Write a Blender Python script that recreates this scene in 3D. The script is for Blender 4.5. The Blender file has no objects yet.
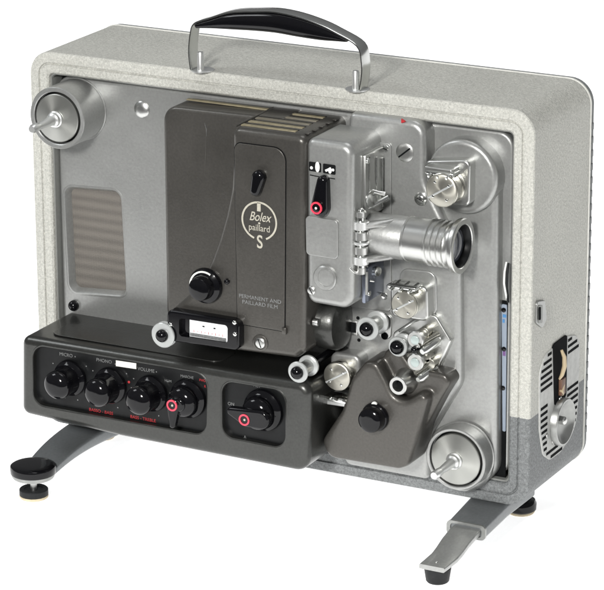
import bpy, bmesh, math, random
from mathutils import Vector, Matrix, noise as mnoise
random.seed(7)
scene = bpy.context.scene
COL = scene.collection
ZG = 3.05                      # case floor stands this far (cm) above the table
CM = 0.01
W, H, D, RAD = 40.0, 28.52, 10.4, 1.75      # carrying case, cm

# ------------------------------------------------------------------ camera (cm)
CX, CY, CZ = 103.82, -191.97, 83.08
YAW, PIT, ROL, FPX = -0.48655, -0.31175, -0.005614, 3220.2
_f = Vector((math.sin(YAW)*math.cos(PIT), math.cos(YAW)*math.cos(PIT), math.sin(PIT)))
_r0 = Vector((math.cos(YAW), -math.sin(YAW), 0)); _u0 = _r0.cross(_f)
_r = _r0*math.cos(ROL)+_u0*math.sin(ROL); _u = -_r0*math.sin(ROL)+_u0*math.cos(ROL)
_C = Vector((CX, CY, CZ))

def at(px, py, y=None, x=None, z=None):
    """point of the photograph (604 x 590) on a known plane, in cm"""
    d = _f + _r*((px-302)/FPX) - _u*((py-295)/FPX)
    if y is not None: t = (y-_C.y)/d.y
    elif x is not None: t = (x-_C.x)/d.x
    else: t = (z-_C.z)/d.z
    return _C + d*t

cam = bpy.data.cameras.new('camera'); camo = bpy.data.objects.new('camera', cam); COL.objects.link(camo)
M = Matrix((( _r.x, _u.x, -_f.x), (_r.y, _u.y, -_f.y), (_r.z, _u.z, -_f.z))).to_4x4()
M.translation = Vector((CX, CY, CZ+ZG))*CM
camo.matrix_world = M
cam.sensor_width = 36; cam.lens = 36*FPX/604; cam.clip_start = .05; cam.clip_end = 100
scene.camera = camo

# ------------------------------------------------------------------ materials
def mat(name, col, metal=0., rough=.5, coat=0., noise=None, bump=None, spec=.5, mottled=None, aniso=0., emit=0., trans=0., rvar=None):
    m = bpy.data.materials.new(name); m.use_nodes = True
    nt = m.node_tree; N = nt.nodes; L = nt.links
    b = N['Principled BSDF']
    b.inputs['Base Color'].default_value = (*col, 1); b.inputs['Metallic'].default_value = metal
    b.inputs['Roughness'].default_value = rough; b.inputs['Coat Weight'].default_value = coat
    b.inputs['Coat Roughness'].default_value = .12
    b.inputs['Specular IOR Level'].default_value = spec
    b.inputs['Transmission Weight'].default_value = trans
    if emit: b.inputs['Emission Color'].default_value = (*col, 1); b.inputs['Emission Strength'].default_value = emit
    tc = N.new('ShaderNodeTexCoord')
    def nz(scale, det=3, ro=.6):
        n = N.new('ShaderNodeTexNoise'); n.inputs['Scale'].default_value = scale
        n.inputs['Detail'].default_value = det; n.inputs['Roughness'].default_value = ro
        L.new(tc.outputs['Object'], n.inputs['Vector']); return n
    last = None
    for (sc, amt) in (noise or []):           # amt: multiply colour by 1-amt .. 1+amt
        n = nz(sc); r = N.new('ShaderNodeMapRange')
        r.inputs['From Min'].default_value = .3; r.inputs['From Max'].default_value = .7
        r.inputs['To Min'].default_value = 1-amt; r.inputs['To Max'].default_value = 1+amt
        L.new(n.outputs['Fac'], r.inputs['Value'])
        mx = N.new('ShaderNodeVectorMath'); mx.operation = 'SCALE'
        if last is None: mx.inputs[0].default_value = col
        else: L.new(last, mx.inputs[0])
        L.new(r.outputs['Result'], mx.inputs['Scale']); last = mx.outputs['Vector']
    if last is not None: L.new(last, b.inputs['Base Color'])
    if rvar:
        n = nz(rvar[0], 4); r = N.new('ShaderNodeMapRange')
        r.inputs['From Min'].default_value = .3; r.inputs['From Max'].default_value = .7
        r.inputs['To Min'].default_value = rough-rvar[1]; r.inputs['To Max'].default_value = rough+rvar[1]
        L.new(n.outputs['Fac'], r.inputs['Value']); L.new(r.outputs['Result'], b.inputs['Roughness'])
    if bump:
        n = nz(bump[0], 3); bp = N.new('ShaderNodeBump'); bp.inputs['Strength'].default_value = bump[1]
        bp.inputs['Distance'].default_value = .001
        L.new(n.outputs['Fac'], bp.inputs['Height']); L.new(bp.outputs['Normal'], b.inputs['Normal'])
    return m

VIN_L = mat('pale grey leathercloth', (.45,.45,.415), rough=.62, noise=[(560,.20),(1500,.2),(10,.06)], bump=(700,.6))
VIN_D = mat('dark grey leathercloth', (.15,.158,.16), rough=.6, noise=[(560,.34),(1500,.35),(10,.07)], bump=(500,.5))
PIPE  = mat('pale edge piping', (.62,.62,.58), rough=.5, noise=[(200,.08)])
BACKC = mat('grey back board', (.18,.19,.19), rough=.7, noise=[(300,.2)])
SIL   = mat('silver hammer enamel', (.345,.35,.342), metal=.65, rough=.38, noise=[(500,.07),(18,.03)], bump=(420,.10), coat=.25, rvar=(30,.04))
SILD  = mat('grey metal lining', (.22,.225,.215), metal=.4, rough=.45, noise=[(300,.06)], bump=(300,.1))
TAUPE = mat('taupe enamel', (.082,.078,.071), metal=.62, rough=.38, noise=[(600,.10),(25,.04)], bump=(600,.10), coat=.2, rvar=(25,.05))
CHAR  = mat('charcoal enamel', (.052,.053,.050), metal=.75, rough=.33, noise=[(600,.10),(22,.05)], bump=(600,.10), coat=.25, rvar=(25,.05))
BLK   = mat('black bakelite', (.004,.004,.005), rough=.10, spec=.30)
BLKM  = mat('black panel paint', (.006,.0065,.007), rough=.36, spec=.22, noise=[(100,.3)])
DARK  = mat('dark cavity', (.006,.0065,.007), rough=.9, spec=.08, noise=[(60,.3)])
CHR   = mat('polished chrome', (.68,.69,.67), metal=1, rough=.20, noise=[(80,.03)], rvar=(60,.04))
STEEL = mat('turned steel', (.56,.565,.55), metal=1, rough=.31, noise=[(90,.03)], bump=(500,.03), rvar=(50,.02))
CHRD  = mat('warm chrome', (.50,.49,.44), metal=1, rough=.24, noise=[(90,.04)], rvar=(60,.05))
WHT   = mat('white plastic', (.78,.79,.76), rough=.35, noise=[(60,.03)])
RING  = mat('matt white flange and slot glint', (.42,.435,.43), rough=.32, metal=.3, noise=[(90,.05)])
RUB   = mat('black rubber', (.012,.013,.014), rough=.6, spec=.25, noise=[(200,.2)], bump=(300,.2))
NICK  = mat('dull nickel', (.30,.305,.295), metal=.8, rough=.34, noise=[(120,.12)], rvar=(80,.06))
SATIN = mat('satin chrome', (.78,.79,.78), metal=.9, rough=.38)
BRASS = mat('worn brass', (.55,.43,.24), metal=.8, rough=.4, noise=[(120,.1)])
RED   = mat('red paint', (.40,.02,.025), rough=.45, noise=[(90,.05)])
REDP  = mat('pinkish red ring', (.75,.05,.09), rough=.3, noise=[(90,.05)])
PRNT  = mat('ivory print', (.42,.40,.335), rough=.5, noise=[(300,.08)])
PRW   = mat('grey print', (.17,.175,.175), rough=.5, noise=[(700,.35)])
TAN   = mat('tan insulation', (.24,.21,.135), rough=.55, metal=.2, noise=[(150,.2)])
MESHM = None
GLASS = mat('coated lens glass', (.05,.055,.075), rough=.03, spec=.9, coat=1, metal=.2, noise=[(20,.05)])
CLEAR = mat('frosted roller plastic', (.36,.42,.41), rough=.2, coat=.4, noise=[(60,.05)])
STRIP = mat('bluish white label strip', (.24,.28,.34), rough=.4, noise=[(80,.05)])
BLUE  = mat('blue ink', (.06,.20,.42), rough=.5, noise=[(80,.1)])
VIO   = mat('violet ink', (.14,.07,.2), rough=.5, noise=[(80,.1)])
CORK  = mat('pale felt pad', (.55,.47,.33), rough=.8, noise=[(200,.15)])
HGREY = mat('grey cast arm enamel', (.15,.16,.165), metal=.4, rough=.42, noise=[(500,.08)], bump=(400,.12), coat=.2)

def mesh_cloth():
    m = bpy.data.materials.new('woven speaker mesh'); m.use_nodes = True
    nt = m.node_tree; N = nt.nodes; L = nt.links; b = N['Principled BSDF']
    tc = N.new('ShaderNodeTexCoord')
    def wave(axis, sc):
        w = N.new('ShaderNodeTexWave'); w.bands_direction = axis; w.inputs['Scale'].default_value = sc
        w.inputs['Distortion'].default_value = .4; w.inputs['Detail'].default_value = 1
        L.new(tc.outputs['Object'], w.inputs['Vector']); return w
    a = wave('X', 400); c = wave('Z', 400)
    mu = N.new('ShaderNodeMath'); mu.operation = 'MULTIPLY'; L.new(a.outputs['Fac'], mu.inputs[0]); L.new(c.outputs['Fac'], mu.inputs[1])
    w2 = wave('Z', 42)
    ad = N.new('ShaderNodeMath'); ad.operation = 'MULTIPLY_ADD'; L.new(w2.outputs['Fac'], ad.inputs[0]); ad.inputs[1].default_value = .35
    L.new(mu.outputs[0], ad.inputs[2])
    cr = N.new('ShaderNodeValToRGB'); cr.color_ramp.elements[0].color = (.10,.093,.083,1); cr.color_ramp.elements[1].color = (.235,.215,.19,1)
    L.new(ad.outputs[0], cr.inputs[0]); L.new(cr.outputs[0], b.inputs['Base Color'])
    b.inputs['Roughness'].default_value = .55; b.inputs['Metallic'].default_value = .3
    bp = N.new('ShaderNodeBump'); bp.inputs['Strength'].default_value = .4; bp.inputs['Distance'].default_value = .0005
    L.new(mu.outputs[0], bp.inputs['Height']); L.new(bp.outputs['Normal'], b.inputs['Normal'])
    return m
MESHM = mesh_cloth()

def brushed():          # turned disc face: fine concentric tool marks
    m = bpy.data.materials.new('brushed disc face'); m.use_nodes = True
    N = m.node_tree.nodes; b = N['Principled BSDF']
    b.inputs['Base Color'].default_value = (.36,.365,.345,1); b.inputs['Metallic'].default_value = .85
    b.inputs['Roughness'].default_value = .33; b.inputs['Anisotropic'].default_value = .75
    tg = N.new('ShaderNodeTangent'); tg.direction_type = 'RADIAL'; tg.axis = 'Y'
    m.node_tree.links.new(tg.outputs[0], b.inputs['Tangent'])
    return m
BRUSH = brushed()
BRUSHW = BRUSH.copy(); BRUSHW.name = 'warm brushed cap'; BRUSHW.node_tree.nodes['Principled BSDF'].inputs['Base Color'].default_value = (.40,.39,.345,1)

# ------------------------------------------------------------------ mesh helpers (cm in, metres out)
def finish(bm, name, m, parent, smooth=32, origin=None):
    bmesh.ops.remove_doubles(bm, verts=bm.verts, dist=1e-5)
    bmesh.ops.recalc_face_normals(bm, faces=bm.faces)
    o0 = Vector(origin) if origin is not None else None
    if o0 is None:
        lo = Vector([min(v.co[i] for v in bm.verts) for i in range(3)]); hi = Vector([max(v.co[i] for v in bm.verts) for i in range(3)])
        o0 = (lo+hi)/2
    for v in bm.verts: v.co = (v.co-o0)*CM
    me = bpy.data.meshes.new(name); bm.to_mesh(me); bm.free()
    for p in me.polygons: p.use_smooth = True
    me.set_sharp_from_angle(angle=math.radians(smooth))
    me.materials.append(m)
    ob = bpy.data.objects.new(name, me); COL.objects.link(ob)
    wp = Vector((o0.x, o0.y, o0.z+ZG))*CM
    ob['_w'] = list(wp)
    if parent is not None:
        ob.parent = parent; pw = Vector(parent['_w']); ob.location = wp-pw
    else: ob.location = wp
    return ob

def F_front(y0):   # u=X v=Z, w = out towards the viewer
    return lambda u, v, w: Vector((u, y0-w, v))
def F_side(x0):    # u=Y v=Z, w = out to the right
    return lambda u, v, w: Vector((x0+w, u, v))
def F_top(z0):     # u=X v=Y, w = up
    return lambda u, v, w: Vector((u, v, z0+w))

def P(pts, y):     # photograph pixels on front plane y -> (X,Z)
    r = []
    for q in pts:
        a = at(q[0], q[1], y=y); r.append((a.x, a.z))
    return r
def PS(pts, x=20.0):
    r = []
    for q in pts:
        a = at(q[0], q[1], x=x); r.append((a.y, a.z))
    return r

def area(p): return .5*sum(p[i-1][0]*p[i][1]-p[i][0]*p[i-1][1] for i in range(len(p)))
def rpoly(pts, r, n=7):
    """polygon with rounded corners; r number or list"""
    if area(pts) < 0:
        pts = pts[::-1]
        if not isinstance(r, (int, float)): r = list(r)[::-1]
    rs = [r]*len(pts) if isinstance(r, (int, float)) else r
    out = []
    for i, p in enumerate(pts):
        a = Vector(pts[i-1]); b = Vector(p); c = Vector(pts[(i+1) % len(pts)])
        d1 = (a-b); d2 = (c-b); l1 = d1.length; l2 = d2.length; d1.normalize(); d2.normalize()
        ang = d1.angle(d2); R = rs[i]
        if R < 1e-4 or ang > 3.1: out.append(tuple(b)); continue
        t = R/math.tan(ang/2); tm = min(l1, l2)*.49
        if t > tm: t = tm; R = t*math.tan(ang/2)
        p1 = b+d1*t; p2 = b+d2*t; cen = b+(d1+d2).normalized()*(R/math.sin(ang/2))
        a1 = math.atan2(p1.y-cen.y, p1.x-cen.x); a2 = math.atan2(p2.y-cen.y, p2.x-cen.x)
        da = (a2-a1+math.pi) % (2*math.pi)-math.pi
        for k in range(n+1):
            t_ = a1+da*k/n; out.append((cen.x+R*math.cos(t_), cen.y+R*math.sin(t_)))
    return out
def rrect(x0, z0, x1, z1, r, n=8): return rpoly([(x0,z0),(x1,z0),(x1,z1),(x0,z1)], r, n)
def circ(cx, cz, r, n=40, a0=0, a1=360):
    full = abs(a1-a0) >= 360
    return [(cx+r*math.cos(math.radians(a0+(a1-a0)*k/(n if full else n-1))), cz+r*math.sin(math.radians(a0+(a1-a0)*k/(n if full else n-1)))) for k in range(n)]
def offset(p, d):
    n = len(p); out = []
    for i in range(n):
        a = Vector(p[i-1]); b = Vector(p[i]); c = Vector(p[(i+1) % n])
        e1 = (b-a); e2 = (c-b)
        if e1.length < 1e-7: e1 = e2.copy()
        if e2.length < 1e-7: e2 = e1.copy()
        e1.normalize(); e2.normalize()
        n1 = Vector((-e1.y, e1.x)); n2 = Vector((-e2.y, e2.x)); m_ = n1+n2
        if m_.length < 1e-5: m_ = n1
        m_.normalize(); k = d/max(.5, m_.dot(n1)); out.append((b.x+m_.x*k, b.y+m_.y*k))
    return out
def hull(pts):
    pts = sorted(set(pts))
    def half(ps):
        h = []
        for p in ps:
            while len(h) >= 2 and (h[-1][0]-h[-2][0])*(p[1]-h[-2][1])-(h[-1][1]-h[-2][1])*(p[0]-h[-2][0]) <= 0: h.pop()
            h.append(p)
        return h[:-1]
    return half(pts)+half(pts[::-1])

def add_rings(bm, rings, cap0=True, cap1=True):
    vr = [[bm.verts.new(v) for v in r] for r in rings]
    n = len(vr[0])
    for a, b in zip(vr, vr[1:]):
        for i in range(n):
            j = (i+1) % n
            try: bm.faces.new((a[i], a[j], b[j], b[i]))
            except ValueError: pass
    if cap0: bm.faces.new(vr[0][::-1])
    if cap1: bm.faces.new(vr[-1])
def add_prism(bm, outline, fr, w0, w1, bev=0., seg=5, back=0.):
    """extrude outline from w0 to w1 (outwards), front edge rounded by bev"""
    if area(outline) < 0: outline = outline[::-1]
    R = []
    if back: R += [[fr(u,v,w0) for u,v in offset(outline, back)]]
    R.append([fr(u,v,w0+back) for u,v in outline])
    if bev > 0:
        for k in range(seg+1):
            t = math.pi/2*k/seg
            R.append([fr(u,v,w1-bev+bev*math.sin(t)) for u,v in offset(outline, bev*(1-math.cos(t)))])
        R.append([fr(u,v,w1) for u,v in offset(outline, bev+.03)])
    else: R.append([fr(u,v,w1) for u,v in outline])
    add_rings(bm, R)
def check(name, o, d):
    if area(o) < 0: o = o[::-1]
    f = offset(o, d); n = len(o)
    for i in range(n):
        e = Vector(o[(i+1)%n])-Vector(o[i]); g_ = Vector(f[(i+1)%n])-Vector(f[i])
        if e.length > 1e-6 and e.dot(g_) < -1e-9: print('FOLD', name, o[i]); return
def prism(name, outline, fr, w0, w1, m, parent, bev=0., seg=5, smooth=32, back=0.):
    if bev: check(name, outline, bev+.03)
    bm = bmesh.new(); add_prism(bm, outline, fr, w0, w1, bev, seg, back); return finish(bm, name, m, parent, smooth)
def add_lathe(bm, prof, org, axis=(0,-1,0), n=48, flip=1):
    ax = Vector(axis).normalized(); t = Vector((0,0,1)) if abs(ax.z) < .9 else Vector((1,0,0))
    e1 = ax.cross(t).normalized(); e2 = ax.cross(e1); org = Vector(org)
    rings = []
    for r, w in prof:
        r = max(r, .0015)
        rings.append([org+ax*w+(e1*math.cos(2*math.pi*k/n)+e2*math.sin(2*math.pi*k/n))*r for k in range(n)])
    add_rings(bm, rings)
def lathe(name, prof, org, m, parent, axis=(0,-1,0), n=48, smooth=32):
    bm = bmesh.new(); add_lathe(bm, prof, org, axis, n); return finish(bm, name, m, parent, smooth)
def cyl(r, h, b=.05):      # bevelled cylinder profile
    return [(r,0),(r,h-b),(r-b*.3,h-b*.3),(r-b,h),(0,h)]
def dome(r, h0, h1, n=8):
    return [(r,0),(r,h0)]+[(r*math.cos(math.pi/2*k/n), h0+(h1-h0)*math.sin(math.pi/2*k/n)) for k in range(1, n+1)]
def add_tube(bm, pts, r, n=12, ry=None):
    pts = [Vector(p) for p in pts]; rings = []; prev = None
    for i, p in enumerate(pts):
        d = (pts[min(i+1, len(pts)-1)]-pts[max(i-1, 0)]).normalized()
        if prev is None:
            t = Vector((0,0,1)) if abs(d.z) < .9 else Vector((0,1,0)); e1 = d.cross(t).normalized()
        else: e1 = (prev-d*prev.dot(d)).normalized()
        prev = e1; e2 = d.cross(e1)
        rr = r[i] if isinstance(r, (list, tuple)) else r; r2 = rr if ry is None else ry
        rings.append([p+e1*rr*math.cos(2*math.pi*k/n)+e2*r2*math.sin(2*math.pi*k/n) for k in range(n)])
    add_rings(bm, rings)
def tube(name, pts, r, m, parent, n=12, ry=None):
    bm = bmesh.new(); add_tube(bm, pts, r, n, ry); return finish(bm, name, m, parent)
def add_box(bm, c, s, rot=None, bev=.04):
    r = bmesh.ops.create_cube(bm, size=1); vs = r['verts']
    for v in vs:
        v.co = Vector((v.co.x*s[0], v.co.y*s[1], v.co.z*s[2]))
    if bev:
        es = list({e for v in vs for e in v.link_edges})
        g = bmesh.ops.bevel(bm, geom=es, offset=bev, segments=2, affect='EDGES', profile=.5)
        vs = list({v for f in g['faces'] for v in f.verts} | {v for v in vs if v.is_valid})
    for v in vs:
        if rot is not None: v.co = rot @ v.co
        v.co += Vector(c)
def box(name, c, s, m, parent, rot=None, bev=.04):
    bm = bmesh.new(); add_box(bm, c, s, rot, bev); return finish(bm, name, m, parent)
def loft_sections(name, secs, m, parent, smooth=40):
    bm = bmesh.new(); add_rings(bm, secs); return finish(bm, name, m, parent, smooth)
def cut(ob, outline, fr, w0, w1):
    """subtract a straight prism from ob, applied at once"""
    bm = bmesh.new(); add_prism(bm, outline, fr, w0, w1); c = finish(bm, 'cutter', DARK, None)
    md = ob.modifiers.new('b', 'BOOLEAN'); md.operation = 'DIFFERENCE'; md.object = c; md.solver = 'EXACT'
    bpy.context.view_layer.update()
    dg = bpy.context.evaluated_depsgraph_get()
    me = bpy.data.meshes.new_from_object(ob.evaluated_get(dg))
    ob.modifiers.clear(); old = ob.data; ob.data = me; bpy.data.meshes.remove(old)
    cm_ = c.data; bpy.data.objects.remove(c); bpy.data.meshes.remove(cm_)
    for p in me.polygons: p.use_smooth = True
    me.set_sharp_from_angle(angle=math.radians(32))
def text(name, s, org, size, m, parent, frame='front', sx=1., shear=0., rise=0., thick=.012, align='CENTER', weight=0.):
    cu = bpy.data.curves.new(name, 'FONT'); cu.body = s; cu.size = 1; cu.align_x = align; cu.align_y = 'CENTER'
    cu.extrude = .0; cu.offset = weight; cu.shear = shear
    o = bpy.data.objects.new(name, cu); COL.objects.link(o); bpy.context.view_layer.update()
    me = bpy.data.meshes.new_from_object(o.evaluated_get(bpy.context.evaluated_depsgraph_get()))
    bpy.data.objects.remove(o)
    bm = bmesh.new(); bm.from_mesh(me); bpy.data.meshes.remove(me)
    g = bmesh.ops.extrude_face_region(bm, geom=list(bm.faces))
    for e in g['geom']:
        if isinstance(e, bmesh.types.BMVert): e.co.z += thick/size
    fr = {'front': F_front(org[1]), 'side': F_side(org[0])}[frame]
    for v in bm.verts:
        u = v.co.x*size*sx; w_ = v.co.y*size+u*rise; t = v.co.z*size
        v.co = fr(u+org[0], w_+org[2], t) if frame == 'front' else fr(u+org[1], w_+org[2], t)
    return finish(bm, name, m, parent)
def slot_screw(name, p, r, m, parent, ang=30, h=.12, axis=(0,-1,0), y_extra=0):
    o = lathe(name, [(r,0),(r,h*.5),(r*.8,h*.9),(r*.5,h),(0,h)], p, m, parent, axis, 28)
    a = math.radians(ang)
    if axis == (0,-1,0):
        box('screw_slot', (p[0], p[1]-h+.005, p[2]), (r*1.7, .035, r*.17), DARK, o if parent.parent is None else parent, Matrix.Rotation(a, 3, 'Y'), 0)
    return o

# ================================================================== the table
bm = bmesh.new()
add_box(bm, (0,760,-1.5), (2400,1610,3), None, .3)
gm = mat('white table with added glow', (.90,.90,.90), rough=.85)
gb = gm.node_tree.nodes['Principled BSDF']; gb.inputs['Emission Color'].default_value = (1,1,1,1); gb.inputs['Emission Strength'].default_value = .80  # glow added to keep the surface plain white; not a real light source
g = finish(bm, 'ground', gm, None, origin=(0,0,0)); g.location = (0,0,0); g['kind'] = 'structure'; g.data.name = 'ground'
gm.node_tree.nodes['Principled BSDF'].inputs['Specular IOR Level'].default_value = .1

# ================================================================== the projector
ROOT = bpy.data.objects.new('film_projector', None); COL.objects.link(ROOT); ROOT['_w'] = [0,0,0]
ROOT['label'] = 'silver and taupe film projector in a pale grey leathercloth case on short feet'
ROOT['category'] = 'film projector'

# ---- carrying case shell
def rr(ins, y, r=None):
    R = max(.35, RAD-ins) if r is None else r
    return [Vector((u, y, v)) for u, v in rrect(-W/2+ins, ins, W/2-ins, H-ins, R, 10)]
ZT = at(529, 419.5, y=0).z        # seam between the pale and dark cloth
def shell(name, m, keep_up, parent=ROOT):
    bm = bmesh.new()
    R = [rr(1.62, 2.6), rr(1.62, .30), rr(1.56, .10), rr(1.44, .0)]
    R += [rr(.93, -.02), rr(.87, .10), rr(.80, .10), rr(.74, -.02)]
    R += [rr(.16, -.0), rr(.06, .05), rr(.0, .16)]
    R += [rr(.0, D-.85), rr(.10, D-.80)]
    add_rings(bm, R, True, True)
    if name != 'case_cover':
        pass
    geom = list(bm.verts)+list(bm.edges)+list(bm.faces)
    r = bmesh.ops.bisect_plane(bm, geom=geom, plane_co=(0,0,ZT), plane_no=(0,0,1), clear_inner=keep_up, clear_outer=not keep_up)
    return finish(bm, name, m, parent, 28)
case = shell('case_shell', VIN_L, True)
case['label'] = 'pale grey leathercloth upper shell of the case'
cl = shell('case_shell', VIN_D, False); cl['label'] = 'dark grey leathercloth lower band of the case'
# bead and rear board
bm = bmesh.new(); add_rings(bm, [rr(.12, D-.82), rr(-.02, D-.76), rr(-.05, D-.66), rr(-.02, D-.56), rr(.12, D-.50)]); finish(bm, 'edge_piping', PIPE, ROOT)
bm = bmesh.new(); add_rings(bm, [rr(.14, D-.55), rr(.05, D-.48), rr(.03, D-.1), rr(.12, D)]); back = finish(bm, 'rear_board', BACKC, ROOT)
for k in range(24):
    z = 2.6+k*.98
    box('rib', (19.98, D-.28, z), (.07, .34, .5), BACKC, back, bev=.02)

# ---- inner metal lining and front panel
def liner(name, m, a, b_):
    bm = bmesh.new()
    o_, i_ = a, b_
    R = [rr(o_, .55), rr(o_+.02, .34), rr(o_+.08, .28), rr(i_-.05, .32), rr(i_, .42), rr(i_, 2.4)]
    add_rings(bm, R, False, False); return finish(bm, name, m, ROOT)
liner('metal_lining', SILD, 1.52, 1.74)
YP = .75
panel_out = rrect(-W/2+1.80, 1.80, W/2-1.86, H-1.86, 1.15, 8)
panel = prism('front_panel', panel_out, F_front(YP), -1.6, 0, SIL, ROOT, bev=.22)
prism('panel_gap', rrect(-W/2+1.7, 1.7, W/2-1.7, H-1.7, .9), F_front(1.55), -.6, 0, DARK, ROOT)
# speaker opening
spo = rpoly(P([(64,186),(121,190.5),(127,297),(69.5,292)], YP), .75)
cut(panel, spo, F_front(YP), -1.0, .5)
bm = bmesh.new()
o1 = spo if area(spo) > 0 else spo[::-1]
fr = F_front(YP)
add_rings(bm, [[fr(u,v,-.4) for u,v in offset(o1,-.01)], [fr(u,v,0.0) for u,v in offset(o1,-.16)], [fr(u,v,.02) for u,v in offset(o1,-.10)], [fr(u,v,.02) for u,v in offset(o1,.0)],
    [fr(u,v,-.10) for u,v in offset(o1,.10)], [fr(u,v,-.55) for u,v in offset(o1,.28)]], False, False)
spk = finish(bm, 'speaker_frame', SIL, ROOT)
prism('speaker_mesh', offset(o1,.2), F_front(YP+.55), -.2, 0, MESHM, spk)

# panel screws and small fittings
a = at(142,109.5,y=YP); lathe('panel_screw', [(.62,0),(.62,.06),(.5,.16),(.2,.21),(0,.21)], a, STEEL, ROOT)
a = at(73,306,y=YP-.2); lathe('pilot_button', dome(.4,.15,.5), (a.x, YP, a.z), BLK, ROOT)

# ---- reel arm housing (right)
YA = -.10
bx = lambda cx, cy, r, y: (lambda a: circ(a.x, a.z, r, 48))(at(cx,cy,y=y))
ah = rpoly(P([(436,150),(475,146),(498,160),(496.5,470),(480,492),(440,482),(428,455),(434,300)], YA), [1.2,1.5,1.6,1.6,1.2,1.2,.8,1.0], 10)
prism('reel_arm_housing', ah, F_front(YP), -.1, YP-YA, SIL, ROOT, bev=.5, seg=7)
ARM = ROOT
boss = prism('arm_pivot_boss', bx(461.5,177.5,2.62,YA-.55), F_front(YP), 0, YP-YA+.55, SIL, ROOT, bev=.35, seg=7)
b2 = prism('arm_pivot_boss', bx(459,458,2.55,YA-.25), F_front(YP), 0, YP-YA+.25, SIL, ROOT, bev=.3, seg=6)

# dark sheet painting the gap's shade, and label strip, down the right-hand edge
sl = prism('side_gap_shade', rpoly(P([(500.5,300),(508,301),(505.5,484),(494,483),(499,455)], YP-.03), .2), F_front(YP), 0, .04, DARK, ROOT)
st = prism('label_strip', rpoly(P([(501.6,304),(507,305),(505.6,432),(502.4,431)], YP-.12), .1), F_front(YP), .02, .14, STRIP, ROOT, bev=.03)
for (px, py, mm) in ((503.8,310,BLK),(504,349,VIO),(503,388,BLK)):
    a = at(px,py,y=YP-.14); lathe('strip_dot', cyl(.17,.05,.02), a, BLK, st)
    if mm is VIO: box('strip_mark', (a.x+.02, a.y-.01, a.z-.32), (.22,.02,.34), VIO, st, bev=0)
for (px, py, w_, h_) in ((504.5,316,.26,.22),(503.6,321,.16,.24)):
    a = at(px,py,y=YP-.15); box('strip_mark', a, (w_,.02,h_), BLUE, st, bev=0)
tube('wire_loop', [at(506.5,262,y=.3), at(504.5,272,y=0), at(504,283,y=-.1), at(505.5,292,y=0), at(507,300,y=.4)], .07, WHT, ROOT, 8)
tube('wire_loop', [at(508,263,y=.4), at(507,275,y=.1), at(506.6,288,y=.1), at(508,302,y=.4)], .1, RUB, ROOT, 8)

# ---- mechanism plate
YM = -.80
mp = rpoly(P([(348,112.5),(425,123),(425,182),(444,222),(459.5,258),(460.5,384),(429,437),(429,481),(343,465),(341,350)], YM), [.5,1.1,2.2,1.5,1.5,1.6,1.2,.5,.6,.5], 8)
prism('mechanism_plate', mp, F_front(YP), -.1, YP-YM, SIL, ROOT, bev=.42, seg=6)
a = at(405,152.5,y=YM); slot_screw('large_screw', a, .66, STEEL, ROOT, -40)
a = at(420.5,199,y=YM-.1); lathe('screw_washer', [(.47,0),(.47,.1),(.4,.14),(0,.14)], (a.x,YM,a.z), CHR, ROOT); slot_screw('screw', (a.x,YM-.12,a.z), .3, CHR, ROOT, 20)
a = at(403,121.5,y=YM-.1); prism('index_mark', [(a.x-.14,a.z+.17),(a.x-.14,a.z-.14),(a.x+.17,a.z)], F_front(YM), -.05, .10, RED, ROOT)

# ---- spindles
def spindle(cpx, cpy, yf, yb, R, rd, shaft, tilt=(0,0)):
    c = at(cpx,cpy,y=yf); L_ = yb-yf
    s = lathe('reel_spindle', [(R*1.03,0),(R*1.03,.08),(R,.14),(R,L_-.06),(R-.05,L_),(rd+.19,L_),(rd+.13,L_-.05),(rd+.13,L_-.45),(0,L_-.45)], (c.x,yb,c.z), SIL if yb > 0 else SIL, ROOT, n=72)
    lathe('spindle_gap', [(rd+.1,0),(rd+.1,.02),(0,.02)], (c.x,yf+.44,c.z), DARK, s)
    lathe('spindle_disc', [(rd-.03,0),(rd-.03,.40),(rd-.08,.45),(rd*.5,.60),(.35,.70),(0,.70)], (c.x+tilt[0],yf+.42,c.z+tilt[1]), BRUSH, s, n=72)
    y1 = yf-.25
    lathe('spindle_shaft', [(.6,0),(.6,.12),(.52,.18),(.50,.42),(.40,.50),(.36,.55),(.24,shaft*.70),(.30,shaft*.73),(.32,shaft*.94),(.24,shaft),(0,shaft)], (c.x+.03,y1,c.z), SATIN, s, n=32)
    return s
spindle(57, 118.3, -2.25, YP, 2.28, 1.80, 3.2)
spindle(455.5, 459.5, -1.75, YA-.2, 2.26, 1.9, 3.3)

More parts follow.
